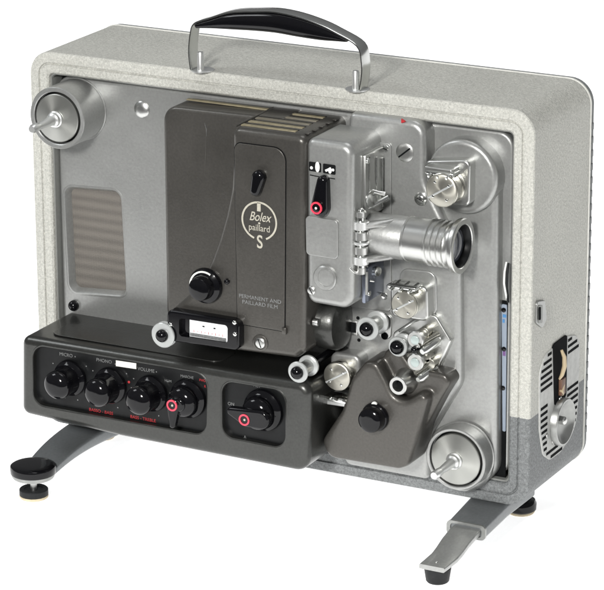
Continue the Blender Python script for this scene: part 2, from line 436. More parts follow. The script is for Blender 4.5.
# ---- sprockets
def film_shoe(p, w, h, n, parent, flip=1):
    """ribbed chromed shoe: small slanted rollers in a row"""
    bm = bmesh.new()
    add_box(bm, (p.x, p.y+.5, p.z+.1*flip), (w, 1.2, h*.5), None, .06)
    for k in range(n):
        x = p.x-w/2+w*(k+.5)/n
        add_tube(bm, [(x+.12,p.y+.9,p.z+.22*flip),(x,p.y-.1,p.z),(x-.05,p.y-.35,p.z-.08*flip)], [.13,.15,.09], 10)
    return finish(bm, 'film_shoe', CHR, parent)
def sprocket(cx, cy, yf, R, shoe=None, ang=32):
    c = at(cx,cy,y=yf); L_ = YM-yf
    s = lathe('film_sprocket', [(R*.62,0),(R*.62,L_-1.5),(R*.98,L_-1.5),(R,L_-1.45),(R,L_-1.25),(R*.93,L_-1.2),(R*.93,L_-.55),(R,L_-.5),(R,L_-.2),(R*.96,L_-.16),(R*.9,L_-.16),(0,L_-.16)], (c.x,YM,c.z), CHRD, ROOT, n=56)
    lathe('slotted_cap', [(R*.97,0),(R*.97,.12),(R*.9,.17),(R*.3,.20),(0,.20)], (c.x,yf+.17,c.z), BRUSHW, s, n=56)
    box('cap_slot_glint', (c.x,yf-.035,c.z), (R*1.85,.05,.13), RING, s, Matrix.Rotation(-math.radians(ang),3,'Y'), .01)  # pale bar paints the bright glint along the slot
    for t in (20,110,200,290):
        q = math.radians(t+ang-20+5); lathe('cap_pin', cyl(.1,.05,.02), (c.x+R*.62*math.cos(q), yf-.02, c.z+R*.62*math.sin(q)), WHT if False else CHR, s, n=16)
    return s
# teeth ring is too fine to see; the three pedestals
def pedestal(pts, y, r, m=CHR, bev=.12, y0=None):
    return prism('sprocket_pedestal', rpoly(P(pts,y), r), F_front(YM if y0 is None else y0), 0, (YM if y0 is None else y0)-y, m, ROOT, bev=bev)
p1 = pedestal([(424,161),(470,160),(469,207),(428,203)], YA-1.5, .45, STEEL, .15, YA-.4)
s1 = sprocket(441, 191, -3.0, 1.18)
prism('shoe_block', rpoly(P([(424,166),(452,170),(452,178),(424,174)], -2.6), .15), F_front(-1.3), -.2, 1.3, STEEL, s1, bev=.1)
film_shoe(at(440,175.5,y=-2.7), 2.0, .5, 3, s1)
p2 = pedestal([(390,282),(427,287.5),(428,322),(391,316)], -1.9, .4, STEEL, .15)
s2 = sprocket(403.5, 305.5, -3.0, 1.0)
prism('shoe_block', rpoly(P([(386,284),(414,288),(413,293),(386,290)], -2.5), .15), F_front(-1.8), -.1, .7, STEEL, s2, bev=.1)
film_shoe(at(402,289,y=-2.75), 2.1, .5, 3, s2)
prism('pedestal_base', rpoly(P([(399,268),(436,272),(437,318),(400,312)], YM-.12), .7), F_front(YM), -.05, .12, SIL, p2, bev=.1)
p3 = pedestal([(330,352),(360,356),(360,387),(330,383)], -2.1, .55, SIL, .25)
s3 = sprocket(336.5, 377, -3.3, 1.05)
film_shoe(at(334,398,y=-3.3), 2.5, .7, 4, s3, -1)
prism('shoe_block', rpoly(P([(322,396),(348,400),(348,409),(322,405)], -3.0), .15), F_front(-1.3), -.2, 1.5, SATIN, s3, bev=.1)

# ---- guide rollers
def roller(cx, cy, yf, R, L_, rc, base=YM, shaft=.22, shm=CHR):
    c = at(cx,cy,y=yf)
    s = lathe('guide_roller', [(R,0),(R,.16),(R*.93,.2),(R*.62,.24),(R*.62,L_-.24),(R*.93,L_-.2),(R,L_-.16),(R,L_-.05),(R-.05,L_),(0,L_)], (c.x,yf+L_,c.z), RING, ROOT, n=44)
    lathe('roller_core', [(R*.64,0),(R*.64,L_-.5)], (c.x,yf+L_-.25,c.z), STEEL, s, n=36)
    lathe('roller_cap', dome(rc,.12,.12+rc*.8), (c.x,yf+.01,c.z), BLK, s, n=32)
    if base-yf-L_ > .05: lathe('roller_shaft', [(shaft,0),(shaft,base-yf-L_+.02),(0,base-yf-L_+.02)], (c.x,base,c.z), shm, s, n=24)
    return s
roller(367, 329, -3.0, .84, 1.75, .50)
roller(397.5, 347, -2.5, .72, 1.0, .50)
roller(297.5, 372.5, -6.0, .76, 1.75, .46, shaft=.28, shm=BLK)
roller(162.5, 335.5, -6.3, .92, .55, .46, base=-4.6)
# little recess left of the first roller and its lever slot
a = at(353,327,y=YM); box('roller_bracket', (a.x+.1,YM-.1,a.z), (.7,.25,1.05), STEEL, ROOT, bev=.05)
prism('bracket_window', P([(350,322),(356,323),(356,333),(350,332)], YM-.24), F_front(YM-.22), -.02, .03, DARK, ROOT)
rs = rpoly(P([(378,318),(392,312),(391,337),(384,341),(378,334)], YM-.1), .35); prism('roller_slide', rs, F_front(YM), -.05, .12, STEEL, ROOT, bev=.05)
a = at(384.5,336,y=YM-.14); lathe('slide_hole', cyl(.26,.04,.01), a, DARK, ROOT, n=24)
for q in ((358,318),(359,340)):
    a = at(*q,y=YM); lathe('small_hole', cyl(.13,.03,.01), a, DARK, ROOT, n=18)
a = at(420,330,y=YM)
# pressure roller cluster
pc = prism('roller_bracket_plate', rpoly(P([(392,333),(425,314),(436,316),(451,341),(436,374),(405,378)], YM-.5), [.4,.3,.5,.25,.4,.4]), F_front(YM), 0, .5, STEEL, ROOT, bev=.12)
def small_roller(px, py, yf, r, L_, m1, capm, tip):
    c = at(px,py,y=yf)
    s = lathe('pressure_roller', [(r,0),(r,.15),(r*.8,.2),(r*.8,L_-.3),(r,L_-.25),(r,L_-.05),(r*.9,L_),(0,L_)], (c.x,yf+L_,c.z), m1, pc, n=32)
    lathe('roller_tip', dome(tip,.06,.12), (c.x,yf,c.z), capm, pc, n=24)
small_roller(415, 340, -2.9, .62, 2.4, STEEL, CLEAR, .33)
small_roller(415, 362.5, -2.9, .62, 2.4, STEEL, CLEAR, .33)
c = at(414.5,350,y=-3.0); lathe('black_stud', dome(.26,.5,.75), (c.x,-2.5,c.z), BLK, pc, n=24)
for (p_, q_) in (((422,352),(440,339)),((418,380),(437,366))):
    a = at(*p_,y=-3.0); b_ = at(*q_,y=-1.2)
    tube('clamp_bar', [a, a.lerp(b_,.12), a.lerp(b_,.88), b_], [.2,.32,.32,.16], CHR, pc, 14)
    tube('clamp_bar', [a+Vector((-.25,.1,.42)), a.lerp(b_,.5)+Vector((-.2,.1,.42)), b_+Vector((-.1,0,.4))], .17, CHRD, pc, 12)
for (px,py) in ((424,333),(426,357),(430,364)):
    a = at(px,py,y=-1.9); lathe('brass_bush', cyl(.42,.9,.06), (a.x,-1.1,a.z), CHRD, pc, n=24)
tube('clamp_edge', [at(399,331,y=-1.8), at(414,321,y=-1.6), at(424,317,y=-1.4)], .12, CHR, pc, 10)

# ---- sound head cover
YC = -3.5
co = rpoly(P([(364,362),(376,362),(386,381),(393,397),(405,402),(431,388),(408,467),(398,470),(327,458),(321,441),(341,411),(351,378)], YC),
           [.6,.55,1.5,1.2,1.2,1.3,.8,.6,1.0,.55,1.5,1.2], 8)

# the side nearer the plate spreads into the notch behind the optic tube
c2 = rpoly(P([(384,351),(398,348),(412,368),(446,375),(450,384),(440,400),(424,430),(405,452),(384,442),(372,395)], YM-1.6), .4)
bm = bmesh.new(); add_prism(bm, co, F_front(YM), -.3, YM-YC, .30, 5); add_prism(bm, c2, F_front(YM), -.3, 1.6, .2, 4)
sc = finish(bm, 'sound_head_cover', TAUPE, ROOT)
md = sc.modifiers.new('r', 'REMESH'); md.mode = 'VOXEL'; md.voxel_size = .0009
md = sc.modifiers.new('s', 'SMOOTH'); md.factor = .5; md.iterations = 18
bpy.context.view_layer.update()
me_ = bpy.data.meshes.new_from_object(sc.evaluated_get(bpy.context.evaluated_depsgraph_get()))
sc.modifiers.clear(); sc.data = me_
for p_ in me_.polygons: p_.use_smooth = True
c = at(398,385.8,y=-3.7); cb = at(398,385.8,y=-3.7)
lathe('sound_optic_tube', [(1.15,0),(1.1,.6),(.8,2.2),(.66,2.75),(.66,2.95),(.62,3.0),(.42,3.0),(.40,2.94),(.36,2.2),(0,2.2)], (c.x,-.75,c.z), STEEL, sc, n=48)
lathe('tube_bore', [(.39,0),(.39,.05),(0,.05)], (c.x,-3.05,c.z), DARK, sc, n=32)
c = at(370,420.5,y=YC-.9)
kn = lathe('cover_knob', [(1.02,0),(1.04,.15),(.98,.3),(.9,.35),(.9,.85),(.84,1.05),(.7,1.15),(.4,1.2),(0,1.2)], (c.x,YC,c.z), BLK, sc, n=52)
prism('knob_mark', circ(c.x-.02,c.z+.93,.22,16), F_front(YC-.1), 0, .16, WHT, sc, bev=.04)

# ---- lamp house
YL = -1.95            # left wing front
YB = -5.3             # main body front
wing = rpoly(P([(162.5,105.5),(285,119),(290,330),(166,322)], YL), [1.15,.45,.45,.9], 9)
lh = prism('lamp_house', wing, F_front(YP), -.02, YP-YL, TAUPE, ROOT, bev=.32, seg=6)
bo = [(231.5,127.5),(305.5,137),(304.5,352),(296,359),(166,342),(164,322),(173,308),(187,296),(200,282),(210,262),(218,240),(225,215),(230,190),(232,160)]
body = rpoly(P(bo, YB), [.62,.55,.6,.7,.6,.6,1,1,1.5,1.5,2,2,2,1], 6)
bd = prism('lamp_house_body', body, F_front(YP), 0, YP-YB, TAUPE, lh, bev=.44, seg=5)
# door
do = rpoly(P([(234.5,142.5),(285.5,149),(284.5,331.5),(237.5,323.5)], YB-.05), [.5,.9,.15,.15])
oo = do if area(do) > 0 else do[::-1]
prism('door_gap', offset(oo,-.06), F_front(YB), -.05, .012, DARK, lh)
door = prism('lamp_house_door', oo, F_front(YB), -.02, .10, TAUPE, lh, bev=.05)
def teardrop(p_top, p_bot, y, r1, r2, n=20):
    a = at(*p_top,y=y); b_ = at(*p_bot,y=y); return hull(circ(a.x,a.z,r1,n)+circ(b_.x,b_.z,r2,n))
prism('door_latch', teardrop((257.5,178),(254.5,191), YB-.5, .50,.40), F_front(YB-.09), 0, .55, BLK, lh, bev=.3, seg=6)
for (px,py) in ((238.5,323),(284,331)):
    a = at(px,py,y=YB-.2); box('door_hinge', (a.x,YB-.12,a.z), (.34,.3,.5), TAUPE, lh, bev=.08)
# emblem
c = at(259.3,221,y=YB-.1); lg = 'emblem'
def arc_band(name, c, r, w_, a0, a1, y, th, m, parent, n=60):
    bm = bmesh.new(); rings = []
    for k in range(n):
        t = math.radians(a0+(a1-a0)*k/(n-1)); cs, sn = math.cos(t), math.sin(t)
        rings.append([Vector((c.x+(r-w_/2)*cs, y, c.z+(r-w_/2)*sn)), Vector((c.x+(r+w_/2)*cs, y, c.z+(r+w_/2)*sn)),
                      Vector((c.x+(r+w_/2)*cs, y-th, c.z+(r+w_/2)*sn)), Vector((c.x+(r-w_/2)*cs, y-th, c.z+(r-w_/2)*sn))])
    add_rings(bm, rings); return finish(bm, name, m, parent)
arc_band('emblem_ring', c, 1.33, .13, -67, 252, YB-.095, .02, PRNT, lh)
box('emblem_bar', (c.x-.02,YB-.105,c.z+1.0), (.28,.02,.62), PRNT, lh, bev=0)
box('emblem_bar', (c.x-.0,YB-.105,c.z-.16), (.16,.02,.12), PRNT, lh, bev=0)
text('emblem_lettering', 'Bolex', (c.x+.03,YB-.10,c.z+.27), .92, PRNT, lh, sx=.78, shear=.35, rise=.02, weight=.004)
text('emblem_lettering', 'paillard', (c.x+.0,YB-.10,c.z-.52), .66, PRNT, lh, sx=.88, shear=0, weight=0)
a = at(259.8,242.5,y=YB-.1); text('emblem_lettering', 'S', (a.x,YB-.10,a.z), 1.32, PRNT, lh, sx=.8, weight=.015)
a = at(260,299,y=YB-.1); text('door_lettering', 'PERMANENT AND', (a.x,YB-.10,a.z), .40, PRW, lh, sx=1.02)
a = at(260,304.5,y=YB-.1); text('door_lettering', 'PAILLARD FILM', (a.x,YB-.10,a.z), .40, PRW, lh, sx=1.06)
# lamp house top slats (body) and slit (wing)
a0 = at(273,106,z=0)
ztop = max(v for u, v in body)
zt_w = max(v for u, v in wing)
XBL = P([(231.5,127.5)],YB)[0][0]; XBR = P([(305.5,137)],YB)[0][0]
for k in range(5):
    y = YB+1.0+k*1.02
    box('vent_slat', ((XBL+XBR)/2-.45,y,ztop-.005), (XBR-XBL-1.5,.42,.09), TAN if k in (0,1,4) else mat('dull slat',(.17,.155,.12),metal=.3,rough=.5) if k==2 else bpy.data.materials['dull slat'], lh, bev=.02)
    box('vent_slot', ((XBL+XBR)/2-.45,y+.36,ztop-.02), (XBR-XBL-1.5,.14,.06), DARK, lh, bev=0)
XWL = P([(162.5,105.5)],YL)[0][0]
box('vent_slat', ((XWL+XBL)/2+.55,-.15,zt_w+.0), (XBL-XWL-.9,.36,.09), TAN, lh, bev=.02)
tube('vent_edge', [(XBL+.12,YB+.35,ztop+.02),(XBL+.12,YP-.2,ztop+.02)], .09, TAUPE, lh, 8)
bmr = bmesh.new()
for k in range(5): add_box(bmr, (XBR-.25,YB+.9+k*1.02,ztop+.03), (.3,.5,.07), None, .02)
finish(bmr, 'vent_edge', TAUPE, lh)
# scratch left by use on the wing
tube('enamel_scratch', [at(204.5,123,y=YL-.01), at(206.3,129,y=YL-.01), at(206.6,136,y=YL-.01)], [.01,.018,.010], PRW, lh, 6, .012)
tube('enamel_scratch', [at(206,136,y=YL-.01), at(205.8,155,y=YL-.01), at(204,180,y=YL-.01)], [.010,.022,.008], mat('rub mark',(.10,.096,.088),metal=.3,rough=.4), lh, 6, .008)
# tilting knob and fittings
c = at(202.5,287.5,y=YB-.6)
kb = lathe('lamp_knob', [(1.28,0),(1.3,.15),(1.22,.35),(1.02,.45),(.9,.5),(.86,1.0),(.78,1.2),(.5,1.32),(0,1.34)], (c.x,YB,c.z), BLK, ROOT, n=56)
arc_band('knob_arc', Vector((c.x,0,c.z)), 1.06, .17, 60, 195, YB-.40, .05, WHT, kb, 30)
a = at(227.4,281.3,y=YB); lathe('small_button', dome(.2,.1,.25), a, BLK, lh, n=24)
a = at(260.5,342.8,y=YB); lathe('socket_ring', [(.6,0),(.6,.06),(.5,.1),(.46,.1),(.44,.05),(0,.05)], a, TAUPE, lh, n=36)
slot_screw('screw', (a.x,YB-.04,a.z), .38, STEEL, lh, 70)
a = at(291,320,y=YB+.6); lathe('side_lug', cyl(.28,.4,.08), (XBR-.05,YB+1.2,at(296,319,y=YB+1.2).z), STEEL, lh, axis=(1,0,0), n=24)
# projection of the lower lamp house towards the plate: round condenser drum
a = at(330,328,y=-2.4); lathe('condenser_drum', [(1.9,0),(1.9,1.2),(1.75,1.45),(1.2,1.6),(0,1.6)], (XBR-.3,-2.0,a.z+.3), CHAR, lh, axis=(1,0,0), n=48)  # charcoal in place of taupe paints in the shading on the drum

# ---- meter window
YW = YB-.75
mo = rpoly(P([(166,309.5),(239,321.5),(239,351),(168,341)], YW), .45)
mt = prism('meter', mo, F_front(YB), -.02, YB-YW, BLK, ROOT, bev=.16)
wo = rpoly(P([(179,318),(227.5,325.5),(227.5,343.5),(179,336)], YW), .25)
cut(mt, wo, F_front(YW), -.45, .4)
prism('meter_dial', P([(189,319),(228.5,325.5),(228.5,344.5),(189,338)], YW+.2), F_front(YW+.35), -.02, .05, mat('white dial card',(.88,.90,.92),rough=.3), mt)
box('dial_scale_bar', at(208,337,y=YW+.28), (2.9,.02,.24), PRW, mt, Matrix.Rotation(.0,3,'Y'), 0)
for (px,py) in ((203.5,326.5),(214.5,328.5)):
    a = at(px,py,y=YW+.28); box('dial_mark', a, (.16,.02,.09), DARK, mt, bev=0)
for k in range(9):
    a = at(194+k*3.6,331+k*.58,y=YW+.28); box('dial_mark', a, (.03,.02,.1+.08*(k%2==0)), RED, mt, bev=0)
for (px,py) in ((234.5,322.5),(235,334),(170.5,324.5)):
    a = at(px,py,y=YW); lathe('meter_screw', dome(.16,.03,.1), a, CHR, mt, n=20)

# ---- gate housing (silver box beside the lamp)
YGF = -5.1
go = rpoly(P([(305.5,138),(353,145),(352,311),(306,303)], YGF), [.56,.85,.95,.7], 8)
gh = prism('gate_housing', go, F_front(YM), -.02, YM-YGF, SIL, ROOT, bev=.5, seg=7)
lathe('gate_plug', [(.88,0),(.88,.16),(.8,.24),(.4,.26),(0,.26)], at(325,278,y=YGF-.1)+Vector((0,.1,0)), SIL, gh)
a = at(326,278,y=YGF-.26); arc_band('plug_ring', a, .62, .05, 0, 359, YGF-.255, .02, STEEL, gh)
slot_screw('screw', at(311.5,290.5,y=YGF), .3, STEEL, gh, 60)
prism('cover_plate', rpoly(P([(305.8,215.5),(338,220.5),(338,259.5),(306.5,254.5)], YGF-.1), .3), F_front(YGF), -.02, .16, SIL, gh, bev=.06)
for pts in ([(309,161.5),(321,163.2),(321,172.6),(309,170.8)], [(323,163.5),(335.5,165.3),(335.5,175),(323,173)]):
    prism('icon_plate', rpoly(P(pts,YGF-.02), .08), F_front(YGF), -.01, .03, BLKM, gh)
for (px,py,r,hh) in ((311.5,167.8,.11,1),(317.5,167,.17,2.2),(330,170.5,.13,1.7),(333,170,.1,1)):
    a = at(px,py,y=YGF-.03); prism('icon_mark', [(a.x+u*r, a.z+v*r*hh) for u,v in circ(0,0,1,18)], F_front(YGF-.03), -.005, .015, WHT, gh)
a = at(328.5,169.5,y=YGF); box('icon_mark', (a.x,YGF-.037,a.z), (.5,.015,.16), WHT, gh, Matrix.Rotation(-.5,3,'Y'), 0)
for (p_, q_) in (((310,175),(320,177)),((324,177),(335,179))):
    tube('index_line', [at(*p_,y=YGF-.01), at(*q_,y=YGF-.01)], .035, DARK, gh, 6)
lv = prism('gate_lever', teardrop((321.5,182),(319,208), YGF-.5, .40,.66), F_front(YGF), 0, .62, BLK, gh, bev=.28, seg=6)
a = at(315.5,208.5,y=YGF-.9)
lathe('lever_knob', dome(.42,.22,.34), (a.x,YGF-.5,a.z), BLK, gh, n=32)
arc_band('lever_ring', a, .37, .12, 0, 359, YGF-.72, .10, REDP, gh)
lathe('lever_dot', dome(.09,.03,.07), (a.x,YGF-.82,a.z), WHT, gh, n=16)
XG = P([(352.5,200)],YGF)[0][0]      # right wall of the box
# film gate plates on the right wall and base plate
prism('gate_base_plate', rpoly(P([(345,138),(391,143.5),(391,312),(345,306)], YM-.14), .35), F_front(YM), -.02, .15, SIL, gh, bev=.05)
for (px,py) in ((385.5,148.5),(384.5,296)):
    slot_screw('screw', at(px,py,y=YM-.15), .24, CHR, gh, 20)
zc = (at(370,165,y=-2).z); zb = at(368,300,y=-2.4).z
gp = box('film_gate', (XG+.16,-2.3,(at(368,150,y=-2.3).z+at(368,213,y=-2.3).z)/2), (.32,2.9,at(368,150,y=-2.3).z-at(368,213,y=-2.3).z), STEEL, gh, bev=.1)
box('film_gate', (XG+.16,-2.3,(at(368,262,y=-2.3).z+at(368,297,y=-2.3).z)/2), (.32,2.9,at(368,262,y=-2.3).z-at(368,297,y=-2.3).z), mat('blued steel',(.20,.22,.27),metal=.9,rough=.25,noise=[(60,.1)]), gh, bev=.1)
for y in (-3.3,-2.2,-1.3):
    tube('gate_rail', [(XG+.34,y,at(368,156,y=y).z),(XG+.34,y,at(368,205,y=y).z)], .09, CHR, gh, 10)
for (y,py) in ((-3.5,160),(-3.3,292)):
    lathe('gate_screw', cyl(.2,.14,.04), (XG+.3,y,at(360,py,y=y).z), CHR, gh, axis=(1,0,0), n=20)
tube('gate_rail', [(XG+.3,-3.6,at(357,270,y=-3.6).z),(XG+.3,-3.6,at(357,293,y=-3.6).z)], .13, SIL, gh, 10)

# ---- lens and its hinged carrier
YX = -2.75
c = at(463,246.5,y=YX); zx = c.z; xe = c.x
xs = at(372,229,y=YX).x; xm = at(409.5,237,y=YX).x
ln = lathe('projection_lens', [(1.50,0),(1.50,xm-xs-.1),(1.46,xm-xs)], (xs,YX,zx), SIL, ROOT, axis=(1,0,0), n=72)
Lr = xe-xm
prof = [(1.44,-.1),(1.57,0),(1.57,.1),(1.53,.16)]
x = .16
prof += [(1.53,Lr*.40)]
x = Lr*.40
while x < Lr-1.0:
    prof += [(1.53,x),(1.63,x+.06),(1.63,x+.2),(1.53,x+.27)]; x += .42
prof += [(1.50,Lr-.75),(1.55,Lr-.55),(1.86,Lr-.42),(1.92,Lr-.3),(1.92,Lr-.06),(1.86,Lr),(1.55,Lr),(1.48,Lr-.06),(1.30,Lr-.55),(1.30,Lr-1.0)]
bm = bmesh.new(); add_lathe(bm, prof, (xm,YX,zx), (1,0,0), 80); finish(bm, 'lens_barrel', STEEL, ln)
lathe('lens_inner_ring', [(1.31,0),(1.49,.60),(1.47,.62),(1.28,.30),(1.24,.0)], (xe-.66,YX,zx), BLKM, ln, axis=(1,0,0), n=64)
lathe('lens_glass', [(1.3,0),(1.22,.08),(1.0,.2),(.6,.32),(.3,.36),(0,.37)], (xe-.62,YX,zx), GLASS, ln, axis=(1,0,0), n=56)
# carrier hinge
hx = at(361,243,y=-4.45).x; yh = -4.45
def zpx(py, y=yh): return at(361,py,y=y).z
hg = lathe('lens_hinge', [(.3,0),(.3,zpx(216)-zpx(272))], (hx,yh,zpx(272)), CHR, ROOT, axis=(0,0,1), n=32)
for (pa, pb, r) in ((221,229,.56),(231,240,.48),(241,244,.56),(246,254,.5),(256,264,.56),(211,217,.38),(267,274,.34)):
    h_ = zpx(pa)-zpx(pb); lathe('hinge_knuckle', [(r-.06,0),(r,.05),(r,h_-.05),(r-.06,h_)], (hx,yh,zpx(pb)), SATIN if r > .5 else STEEL, hg, axis=(0,0,1), n=36)
lathe('hinge_knuckle', dome(.24,.1,.3), (hx,yh,zpx(212)), CHR, hg, axis=(0,0,1), n=24)
for (pa, zt_) in ((226,.95),(260,-.95)):
    z = zpx(pa)
    a = Vector((hx,yh,z)); e = Vector((xs+1.9,YX-.55,zx+zt_*1.28))
    dirv = (e-a); bm = bmesh.new()
    add_tube(bm, [a, a+dirv*.35, a+dirv*.8, e], [.5,.46,.36,.14], 14, .24)
    finish(bm, 'carrier_arm', SIL, hg)
prism('carrier_block', [(hx+.3,zx-1.25),(xs+.9,zx-1.15),(xs+.9,zx+1.15),(hx+.3,zx+1.25)], F_front(YX-.1), -.6, .6, SIL, hg, bev=.25)
# catch levers above and below
b_ = at(364,205,y=-3.4); tube('gate_catch', [at(359,211,y=-3.6), at(372,206,y=-3.0), at(388,197.5,y=-2.0)], [.2,.17,.2], CHR, gh, 12)
tube('gate_catch', [at(372,191,y=-3.0), at(378,192.5,y=-2.8), at(385,194,y=-2.6)], [.15,.13,.18], CHR, gh, 12)
a = at(365,198,y=-3.2); lathe('catch_disc', cyl(.6,.3,.08), (XG+.28,-3.1,a.z), CHR, gh, axis=(1,-.3,0), n=28)
tube('gate_catch', [at(360,279,y=-3.4), at(366,280,y=-3.2), at(374,281.5,y=-2.8)], [.16,.12,.06], CHR, gh, 12)
tube('gate_catch', [at(365,263,y=-3.3), at(367,270,y=-3.3)], .15, CHR, gh, 10)
a = at(376,272,y=-2.4); lathe('catch_disc', cyl(.36,.3,.08), (XG+.3,-2.2,a.z), CHR, gh, axis=(1,-.3,0), n=28)
tube('gate_catch', [at(350,268,y=YGF+.1), at(354,272,y=YGF+.2), at(360,274,y=YGF+.6)], .1, STEEL, gh, 10)

# ---- control box
YF = -5.5
cbx = rpoly(P([(20.5,336),(310.5,384),(307.5,474),(120,437.5),(20.5,414)], YF), [.65,.95,1.15,2,.65], 8)
cb = prism('control_box', cbx, F_front(YP), 0, YP-YF, CHAR, ROOT, bev=.58, seg=8)
r1 = rpoly(P([(33,345),(207.5,374.5),(206.5,435.5),(33,404)], YF), 1.0, 9)
r2 = rpoly(P([(222,380.5),(285.5,391),(285.5,448.5),(222,436)], YF), .95, 9)
cut(cb, r1, F_front(YF), -.45, .5); cut(cb, r2, F_front(YF), -.45, .5)
for r_ in (r1, r2):
    q = r_ if area(r_) > 0 else r_[::-1]
    bm = bmesh.new(); fr = F_front(YF)
    add_rings(bm, [[fr(u,v,.0) for u,v in offset(q,-.13)],[fr(u,v,.03) for u,v in offset(q,-.09)],[fr(u,v,.02) for u,v in offset(q,-.03)],[fr(u,v,-.04) for u,v in offset(q,.01)],[fr(u,v,-.44) for u,v in offset(q,.02)]], False, False)
    finish(bm, 'recess_lip', CHAR, cb)
YR = YF+.42
cp1 = prism('control_panel', offset(r1 if area(r1)>0 else r1[::-1],.0), F_front(YR), -.05, 0, BLKM, ROOT)
cp2 = prism('control_panel', offset(r2 if area(r2)>0 else r2[::-1],.0), F_front(YR), -.05, 0, BLKM, ROOT)
tp = at(110,345,y=-3)
def knob(px, py, y0, R, h, par):
    c = at(px,py,y=y0)
    q_ = R*.80
    k = lathe('control_knob', [(R,0),(R*1.02,.12),(R*.98,.3),(R*.86,.42),(R*.80,.5),(R*.76,.62),(R*.78,h*.5)]+[(q_*math.cos(math.pi/2*t/9)**.8 if t < 9 else 0, h-.62+.62*math.sin(math.pi/2*t/9)) for t in range(0,10)], (c.x,y0,c.z), BLK, par, n=56)
    return k, c
for (px,py) in ((71,377.5),(111,385),(152,393)):
    k, c = knob(px,py,YR,1.32,2.45,cp1)
    for t in (0,2,3,4,5,6,7,8):
        q = math.radians(150-t*37); a = Vector((c.x+1.72*math.cos(q), YR-.01, c.z+1.72*math.sin(q)))
        lathe('dial_dot', cyl(.05,.015,.005), a, PRW, cp1, n=12)
k, c4 = knob(189,398,YR,1.42,1.55,cp1)
prism('knob_pointer', hull(circ(c4.x,c4.z,.55,20)+circ(at(173,401,y=YR-1.4).x,at(173,403,y=YR-1.4).z,.5,20)), F_front(YR-1.2), 0, .5, BLK, cp1, bev=.2)
a = at(171,406,y=YR-1.95); prism('knob_pointer', hull(circ(a.x,a.z,.52,20)+circ(a.x-.1,a.z-1.55,.22,20)), F_front(YR-1.3), 0, .5, BLK, cp1, bev=.18)
arc_band('pointer_ring', a, .36, .12, 0, 359, YR-1.78, .08, REDP, cp1)
lathe('pointer_dot', dome(.09,.02,.06), (a.x+.02,YR-1.8,a.z), PRNT, cp1, n=16)
a = at(183,384.5,y=YR-1.0); arc_band('knob_arc', Vector((c4.x,0,c4.z)), .95, .22, 100, 145, YR-.38, .06, WHT, cp1, 16)
k, c5 = knob(264,409.5,YR,1.52,1.6,cp2)
a = at(244,420,y=YR-1.9)
prism('knob_pointer', hull(circ(a.x+.1,a.z,.55,20)+circ(a.x+1.2,a.z+.15,.7,20)+circ(a.x-1.15,a.z+.40,.30,20)), F_front(YR-1.35), 0, .5, BLK, cp2, bev=.18)
arc_band('pointer_ring', a, .36, .12, 0, 359, YR-1.83, .08, REDP, cp2)
lathe('pointer_dot', dome(.09,.02,.06), (a.x+.02,YR-1.85,a.z), PRNT, cp2, n=16)
for (s, px, py, sz, mm, par, sx) in (('MICRO',66,355,.36,PRW,cp1,1),('PHONO',104,361,.36,PRW,cp1,1),('VOLUME',146,370,.36,PRW,cp1,1),('MARCHE',187,377,.30,PRW,cp1,.9),
        ('HUM',168,381,.26,PRW,cp1,1),('BASSO - BASS',101,411.5,.34,RED,cp1,1.0),('BASS - TREBLE',143,418.8,.34,RED,cp1,1.0),('FWD',202.5,380.5,.26,RED,cp1,.9),('R',205,386.5,.26,RED,cp1,1),
        ('NET',257,386,.30,PRW,cp2,1),('ON',231,404,.34,PRW,cp2,1),('A',245,437,.3,PRW,cp2,1),('M',281,413,.3,PRW,cp2,1)):
    a = at(px,py,y=YR-.01); text('panel_lettering', s, (a.x,YR-.0,a.z), sz, mm, par, sx=sx)
prism('name_label', P([(116,360.3),(136.3,363.3),(136.3,369),(116,366)], YR-.02), F_front(YR), -.01, .04, mat('white paper label',(.86,.86,.80),rough=.5), cp1)
a = at(129,382,y=YR); lathe('pilot_dot', dome(.1,.02,.06), a, RED, cp1, n=16)
c = at(109,383.5,y=YR); arc_band('dial_arc', c, 1.45, .1, 255, 300, YR-.0, .03, RED, cp1, 12)
# shallow step on the box top and trim
zc_ = max(v for u,v in cbx)
prism('top_tray', rrect(-16.2,-4.4,-2.0,-1.6,.8), F_top(zc_-.02), 0, .06, CHAR, cb, bev=.03)

# ---- handle
hl = at(203,70,z=H); hr = at(357,89.5,z=H); yhd = (hl.y+hr.y)/2
def zat(px, py):   # z on the plane y = yhd
    return at(px,py,y=yhd)
hd_pts = [zat(*q) for q in ((198,25),(212,23),(232,20.5),(256,20.5),(278,21.8),(300,26),(322,31.5),(338,36),(348,39.5))]
bmh = bmesh.new()
rad_z = [.28,.5,.85,.98,1.06,1.03,.82,.5,.22]
secs = []
for i, p in enumerate(hd_pts):
    d = (hd_pts[min(i+1,8)]-hd_pts[max(i-1,0)]).normalized(); up = Vector((-d.z,0,d.x)); rz = rad_z[i]*.72; ry = .33+.42*rad_z[i]
    ring = []
    for k in range(24):
        t = 2*math.pi*k/24; cs, sn = math.cos(t), math.sin(t)
        cs = math.copysign(abs(cs)**.8, cs); sn = math.copysign(abs(sn)**.8, sn)
        ring.append(p+Vector((0,ry*cs,0))+up*rz*sn)
    secs.append(ring)
